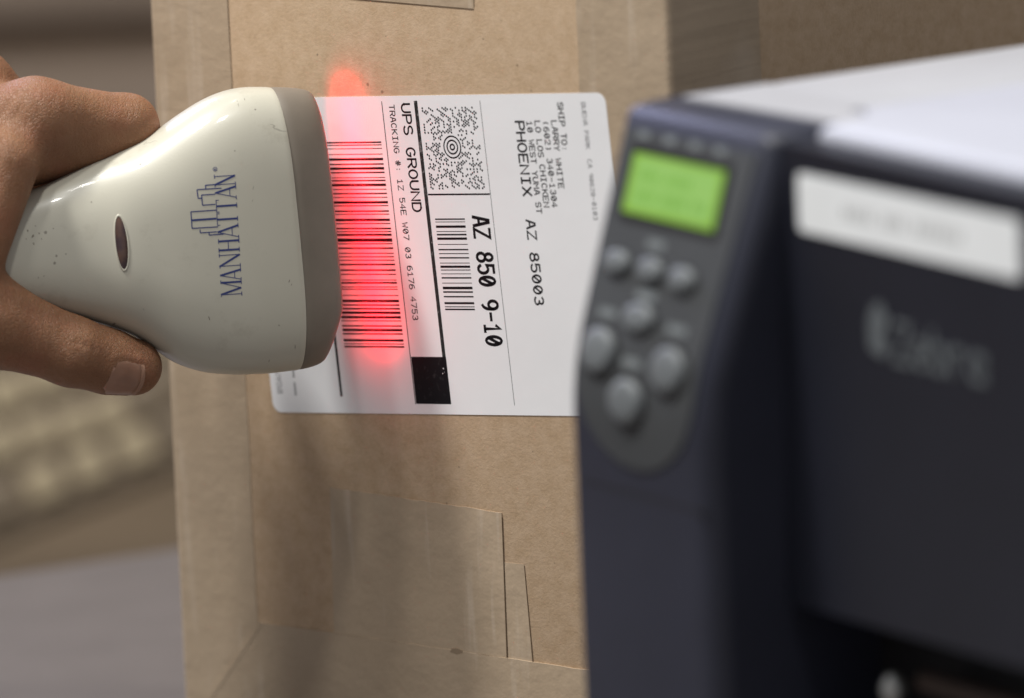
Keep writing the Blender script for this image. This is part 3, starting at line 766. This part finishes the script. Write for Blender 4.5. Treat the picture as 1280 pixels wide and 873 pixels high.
def surface_nets(lo, hi, step):
    n = np.ceil((np.array(hi) - lo) / step).astype(int) + 1
    ax = [lo[i] + step * np.arange(n[i]) for i in range(3)]
    D = np.empty(n, np.float32)
    yy, zz = np.meshgrid(ax[1], ax[2], indexing='ij')
    for i0 in range(0, n[0], 8):
        xs = ax[0][i0:i0 + 8]
        P = np.empty((len(xs), n[1], n[2], 3)); P[..., 0] = xs[:, None, None]; P[..., 1] = yy; P[..., 2] = zz
        D[i0:i0 + 8] = sdf(P.reshape(-1, 3)).reshape(len(xs), n[1], n[2])
    ins = D < 0
    c = [ins[i:n[0] - 1 + i, j:n[1] - 1 + j, k:n[2] - 1 + k] for i in (0, 1) for j in (0, 1) for k in (0, 1)]
    cnt = sum(x.astype(np.int8) for x in c); act = (cnt > 0) & (cnt < 8)
    idx = np.full(act.shape, -1, np.int64); cells = np.argwhere(act); idx[act] = np.arange(len(cells))
    acc = np.zeros((len(cells), 3)); num = np.zeros(len(cells))
    off = [(i, j, k) for i in (0, 1) for j in (0, 1) for k in (0, 1)]
    for p in off:
        for d in range(3):
            if p[d]: continue
            q = list(p); q[d] = 1
            a = D[tuple((cells + p).T)]; b = D[tuple((cells + q).T)]
            cr = (a < 0) != (b < 0); t = np.where(cr, a / np.where(cr, a - b, 1), 0)
            pt = cells + np.array(p, float); pt[:, d] += t
            acc[cr] += pt[cr]; num[cr] += 1
    V = np.array(lo) + step * acc / num[:, None]
    F = []
    for d in range(3):
        u, v = (d + 1) % 3, (d + 2) % 3
        s0 = [slice(1, n[i] - 1) for i in range(3)]; s0[d] = slice(0, n[d] - 1)
        s1 = list(s0); s1[d] = slice(1, n[d])
        A, B = ins[tuple(s0)], ins[tuple(s1)]
        ed_ = np.argwhere(A != B); base = ed_ + np.array([0 if i == d else 1 for i in range(3)])
        flip = A[tuple(ed_.T)]
        def at_(du, dv):
            q = base.copy(); q[:, u] += du; q[:, v] += dv; return idx[tuple(q.T)]
        quad = np.stack([at_(-1, -1), at_(0, -1), at_(0, 0), at_(-1, 0)], 1)
        quad[~flip] = quad[~flip][:, ::-1]; F.append(quad)
    F = np.concatenate(F); F = F[(F >= 0).all(1)]
    for _ in range(2):                                      # settle the points on the true surface
        e_ = 0.05; d0 = sdf(V)
        g = np.stack([(sdf(V + np.eye(3)[i] * e_) - d0) / e_ for i in range(3)], 1)
        V = V - (d0 / np.maximum((g * g).sum(1), 0.2))[:, None] * g
    return V, F
lo_b = vp(-640, 0, 0); hi_b = vp(230, 0, 0)
V, F = surface_nets(np.array([lo_b[0], -185.0, -52.0]), np.array([hi_b[0], 52.0, 74.0]), 1.05)
me = bpy.data.meshes.new('hand'); me.from_pydata((V * MM).tolist(), [], F.tolist()); me.update()
hand = link('hand', me, SKIN, None, True); hand.matrix_world = VM
bm = bmesh.new(); bm.from_mesh(me); bmesh.ops.recalc_face_normals(bm, faces=bm.faces); bm.to_mesh(me); bm.free()
tag(hand, 'bare left hand gripping the cream scanner from the left', 'hand')
# thumbnail: curved plate with a pale free edge
def nail_patch(name, s0, s1, mat, lift):
    vs, fs = [], []; na, ns = 20, 10
    for j in range(ns + 1):
        for i in range(na + 1):
            q = -1 + 2 * i / na
            a = q * NW
            lo2 = s0 + (2.4 * q * q if s0 < 5 else -1.6 * q * q); hi2 = s1 - 1.6 * q * q
            s_ = lo2 + (hi2 - lo2) * j / ns
            P0_ = nail_pt(s_, a, 4.0); dirn = (ndir * math.cos(a) + nside * math.sin(a))
            lo_r, hi_r = 2.0, 14.0
            rr = np.linspace(3, 14, 90); d_ = sdf(ta + tax * s_ + dirn * rr[:, None], False)
            k_ = np.argmax(d_ > 0); r = rr[k_]
            t_ = j / ns
            vs.append(ta + tax * s_ + dirn * (r + lift - 0.25 * q ** 8 - (0.25 * (1 - t_) if s0 < 5 else 0)))
    for j in range(ns):
        for i in range(na): fs.append((j * (na + 1) + i, j * (na + 1) + i + 1, (j + 1) * (na + 1) + i + 1, (j + 1) * (na + 1) + i))
    o = mesh(name, [tuple(p * MM) for p in vs], fs, mat, hand, True)
    md = o.modifiers.new('thickness', 'SOLIDIFY'); md.thickness = 0.0003; md.offset = 0
    return o
nail = nail_patch('fingernail', lo_s, hi_s - 1.3, NAIL, 0.14)
tipn = nail_patch('nail_edge', hi_s - 1.3, hi_s, NAILTIP, 0.15)
tipn.parent = nail

# ------------------------------------------------------------------ label printer
PP = R_(57.5)
PX_ = Vector((math.cos(PP), -math.sin(PP), 0)); PN = Vector((-math.sin(PP), -math.cos(PP), 0))
PO = Vector((0.0379, -0.21146, 0.124589))
# local axes: x along the front, y up, z out of the front
pr = empty('label_printer', frame(PO, PX_, EZ, PN))
tag(pr, 'dark charcoal label printer with a green display, in front of the box', 'printer')
ZB = -124.6
def mmbm(bm):
    for v in bm.verts: v.co *= MM
    return bm
def part(name, bm, mat, deg=35, parent=None): return autosmooth(from_bm(name, mmbm(bm), mat, parent or pr), deg)
def side_prism(prof, x0, x1, x0t=None, x1t=None):
    """profile in (z, y), extruded along x"""
    bm = bmesh.new(); n = len(prof)
    a = [bm.verts.new((x0, y, z)) for z, y in prof]; b = [bm.verts.new((x1, y, z)) for z, y in prof]
    bm.faces.new(a); bm.faces.new(b[::-1])
    for i in range(n): bm.faces.new((a[i], b[i], b[(i + 1) % n], a[(i + 1) % n]))
    return bm
# control column: upright below, leaning back above
TLT = math.atan2(24, 75); WB = 15.0                         # the front bends back gradually over 2 x WB
def curve(q):
    """height and set-back of the front face at arc length q from the bend"""
    if q <= -WB: return 43 + q, 0.0, 0.0
    n = 24; qq = min(q, WB); y, z = 43 - WB, 0.0; d = (qq + WB) / n
    for i in range(n):
        a = TLT * ((i + 0.5) * d) / (2 * WB); y += math.cos(a) * d; z -= math.sin(a) * d
    a = TLT * (qq + WB) / (2 * WB)
    if q > WB: y += math.cos(a) * (q - WB); z -= math.sin(a) * (q - WB)
    return y, z, a
prof = [(-70, ZB), (0, ZB)] + [(curve(q)[1], curve(q)[0]) for q in (-17, -12, -8, -4, 0, 4, 8, 12, 17, 75.5)]
yt, zt = prof[-1][1], prof[-1][0]
prof += [(zt - 1.6, yt + 2.0), (zt - 6.0, yt + 2.9), (-70, yt + 2.9)]
bm = side_prism(prof, -2.6, 68)
for v in bm.verts:                                          # the right flank widens a little towards the top
    if v.co.x > 1 and v.co.y > 43: v.co.x += 7.0 * (v.co.y - 43) / 75
bm.normal_update()
def flank(sg): return [e for e in bm.edges if len(e.link_faces) == 2 and sum(f.normal.x * sg > .8 for f in e.link_faces) == 1 and min(v.co.z for v in e.verts) > -60]
bmesh.ops.bevel(bm, geom=flank(-1), offset=2.4, segments=4, profile=0.5, affect='EDGES')
bm.normal_update()
bmesh.ops.bevel(bm, geom=flank(1), offset=7.5, segments=7, profile=0.5, affect='EDGES')
column = part('control_column', bm, NAVY, 50)
part('seam_groove', box_bm(2.5, 66, 9.5, 10.2, -0.6, 0.06), BLACK)
# body behind, media door, covers
part('housing', box_bm(3, 240, ZB, 112, -300, -71, 4, 3), NAVY)
bm = box_bm(69.5, 218, -20, 115.5, -56, -26, 6.0, 5, lambda e: any(abs(f.normal.z) > .9 for f in e.link_faces) and True)
door = part('media_door', bm, DOOR, 50)
part('recess_wall', box_bm(62, 230, ZB, 108, -70.5, -56.5), BLACK)
part('side_trim', box_bm(218.6, 240, ZB, 113, -70.5, -30, 3, 3), NAVY)
part('foot_panel', box_bm(68.6, 218, ZB, -62, -56, -24, 3, 3), BLACK)
bm = bmesh.new(); bmesh.ops.create_cone(bm, cap_ends=True, segments=20, radius1=3.2, radius2=3.2, depth=105)
for v in bm.verts: v.co = Vector((v.co.z + 160, v.co.x - 40, v.co.y - 46))
part('roller', bm, plain('brown_rubber', (0.07, 0.045, 0.035), 0.5))
bm = bmesh.new(); bmesh.ops.create_uvsphere(bm, u_segments=16, v_segments=10, radius=3.6)
for v in bm.verts: v.co = Vector((v.co.x + 103, v.co.y * 1.4 - 42, v.co.z - 38))
part('roller_knob', bm, STEEL)
part('top_strip', box_bm(0.5, 58.0, 112.3, 118.6, -298, -71, 2.5, 3), TOPG)
bm = prism_bm([(3, -70.6), (58.9, -70.6), (58.9, -59.4), (75.6, -59.4), (75.6, -46), (3, -40)], 0, 1)
for v in bm.verts: v.co = Vector((v.co.x, 116.6 + 2.3 * v.co.z, v.co.y))
part('top_strip', bm, TOPG)
bm = prism_bm([(59.4, -298), (239, -298), (239, -37), (77, -37), (77, -60), (59.4, -60)], 0, 1)
for v in bm.verts: v.co = Vector((v.co.x, 113.5 + 6.1 * v.co.z, v.co.y))
es = [e for e in bm.edges if min(v.co.y for v in e.verts) > 119]
bmesh.ops.bevel(bm, geom=es, offset=3.4, segments=4, profile=0.5, affect='EDGES')
part('top_cover', bm, TOPW)
# leaning control face
tl = math.atan2(24, 75)
up_l = Vector((0, math.cos(tl), -math.sin(tl))); no_l = Vector((0, math.sin(tl), math.cos(tl)))
pm = Matrix((Vector((1, 0, 0)), up_l, no_l)).transposed().to_4x4(); pm.translation = Vector((0, 43 * MM, 0.0004))
def on_panel(name, bm, mat, parent, deg=40):
    o = part(name, bm, mat, deg, parent); return o
poly = [(3.5, 74)] + [(3.5, 4)]
mp = [(4.0, 74.5), (3.2, 0)] + [(33 - 29.8 * math.cos(R_(a)), 0 - 24 * math.sin(R_(a))) for a in range(15, 180, 15)] + [(63.2, 0), (70.5, 74.5)]
# the overlay follows the column's bend: upper part leans back, the rounded lower end stands upright
bm = bmesh.new()
def bend(x, s, h):
    y, z, a = curve(s)
    return Vector((x, y + h * math.sin(a), z + h * math.cos(a)))
def width(s):
    if s >= 0: return 0.6, 61.6 + 6.6 * min(1, s / 74.5)
    q = math.sqrt(max(0, 1 - (s / 25.5) ** 2)); return 31.1 - 30.5 * q, 31.1 + 30.5 * q
ss = [-25.4, -25, -24, -22, -19, -15, -11, -7, -3, 0, 4, 8, 12, 16, 20, 24] + list(np.linspace(30, 72, 8))
rows = []
for s in ss:
    a, b = width(s); rows.append([bend(a + (b - a) * i / 12, s, 0.55) for i in range(13)])
vv = [[bm.verts.new(p) for p in r] for r in rows]
for j in range(len(vv) - 1):
    for i in range(12): bm.faces.new((vv[j][i], vv[j][i + 1], vv[j + 1][i + 1], vv[j + 1][i]))
geo = bmesh.ops.extrude_face_region(bm, geom=bm.faces[:])
for g in geo['geom']:
    if isinstance(g, bmesh.types.BMVert): g.co.z -= 2.2; g.co.y -= 0.3
memb = on_panel('control_panel', bm, MEMB, pr, 45)
def panel_bm(pts, h0, h1):
    bm = prism_bm(pts, h0, h1)
    for v in bm.verts: v.co = bend(v.co.x, v.co.y, v.co.z)
    return bm
t = NT('green_display')
g1 = t.noise(40, 3, lo=0.3, hi=0.7); wv_ = t.n('ShaderNodeTexWave', Scale=260.0, Distortion=1.0); t.l(t.tc.outputs['Object'], wv_.inputs['Vector'])
gc = t.mix(g1, (0.26, 0.50, 0.095), (0.31, 0.54, 0.13)); gc = t.mix(t.math('MULTIPLY', wv_.outputs['Fac'], 0.12), gc, (0.12, 0.36, 0.03))
LCD = t.set(Base__Color=(0.05, 0.09, 0.03), Emission__Color=gc, Emission__Strength=0.78, Roughness=0.3)
t = NT('green_display_rim'); LCDR = t.set(Base__Color=(0.05, 0.09, 0.02), Emission__Color=(0.21, 0.40, 0.02), Emission__Strength=0.75, Roughness=0.3)
bez = on_panel('display_bezel', panel_bm(rrect(6.4, 57.6, 45.4, 68.2, 1.5), 0.2, 1.0), BLACK, memb)
scr = on_panel('display', panel_bm(rrect(8.2, 55.4, 47.6, 65.4, 0.8), 0.8, 1.15), LCDR, memb)
on_panel('display_field', panel_bm(rrect(10.6, 53.4, 49.2, 64.2, 0.8), 0.9, 1.25), LCD, memb)
CHARS = plain('display_characters', (0.16, 0.36, 0.05), 0.5)
bm = bmesh.new()
for s_ in (53.2, 59.4):                                     # two rows of dark marks, too blurred to read
    for i in range(14):
        if (s_ > 55 and i > 9) or i in (4, 10): continue
        x = 14 + i * 2.65; vq = [bm.verts.new(bend(*p, 1.32)) for p in ((x, s_ - 1.5), (x + 1.5, s_ - 1.5), (x + 1.5, s_ + 1.5), (x, s_ + 1.5))]; bm.faces.new(vq)
on_panel('display_characters', bm, CHARS, memb)
for x in (10.3, 23.8, 37, 50.1): on_panel('status_icon', panel_bm(rrect(x - 2.6, x + 2.6, 69.4, 71.8, 0.8), 0.4, 0.75), CAPTION, memb)
for x, s_, wd in ((28.4, 40.2, 4.5), (29.0, 25.1, 5), (11.8, 17.8, 4.5), (47.9, 17.6, 5), (28.5, 5.3, 5)):
    on_panel('button_caption', panel_bm(rrect(x - wd, x + wd, s_ - 1.4, s_ + 1.4, 0.8), 0.4, 0.72), CAPTION, memb)
def button(x, s_, rx, rs):
    rx *= 0.90; rs *= 0.90
    bm = bmesh.new(); n = 24; rings_ = []
    for q, h in ((1.0, 0.3), (1.0, 1.5), (0.93, 2.3), (0.78, 2.8), (0.5, 3.1)):
        rings_.append([bm.verts.new(bend(x + rx * q * math.cos(2 * math.pi * i / n), s_ + rs * q * math.sin(2 * math.pi * i / n), h)) for i in range(n)])
    for a in range(len(rings_) - 1):
        for i in range(n): bm.faces.new((rings_[a][i], rings_[a][(i + 1) % n], rings_[a + 1][(i + 1) % n], rings_[a + 1][i]))
    bm.faces.new(rings_[-1])
    b_ = on_panel('button', bm, BUTTON, memb, 60)
    rg = panel_bm([(x + rx * 1.22 * math.cos(2 * math.pi * i / n), s_ + rs * 1.18 * math.sin(2 * math.pi * i / n)) for i in range(n)], 0.4, 0.70)
    on_panel('button_surround', rg, BLACK, memb)
for x, s_ in ((12.0, 32.8), (29.4, 32.6), (46.0, 32.1)): button(x, s_, 7.0, 4.2)
button(28.9, 18.4, 8.3, 4.9)
for x, s_ in ((11.6, 6.6), (48.0, 5.8), (28.0, -6.0)): button(x, s_, 9.2, 7.6)
# sticker and raised name on the door
stk = part('sticker', prism_bm(rrect(81.5, 189.5, 91.0, 108.0, 2.0), -26.05, -25.7), STICKER)
k = Ink()
for i in range(15):                                        # the sticker's hand-sized print cannot be read, only its grey line
    if i not in (4, 8): k.rect(104 + i * 3.9, 104 + i * 3.9 + 2.7, 97.5, 101.0)
o = mesh('sticker_print', [(x, y, -25.65 * MM) for x, y, z in k.v], k.f, plain('pale_print', (0.55, 0.56, 0.56), 0.6), stk)
k = Ink()                                                  # silver name and emblem on the door, out of focus in the photograph
k.poly([(115.0, 61.2), (121.5, 59.4), (123.8, 62.0), (122.4, 67.0), (124.6, 70.5), (121.0, 75.6), (117.0, 74.4), (114.4, 68.6)])
def fat(text, x, y, pitch, h, wd): write(k, text, x, y, pitch, h, wd, 0.78)
ZG = {'e': [[(0, .36), (.95, .36)] + arc(.5, .34, .48, .34, 5, 320, 10)], 'b': [[(0, 1), (0, 0)], arc(.48, .33, .46, .33, 180, 540, 12)],
      'r': [[(0, 0), (0, .68)], arc(.5, .3, .48, .38, 175, 60, 6)], 'a': [arc(.46, .33, .44, .33, 0, 360, 12), [(.94, .68), (.94, 0)]]}
G.update(ZG)
fat('Zebra', 127.5, 59.5, 9.0, 11.0, 2.0)
mesh('name_lettering', [(x, y, -25.7 * MM) for x, y, z in k.v], k.f, LOGOGREY, door)
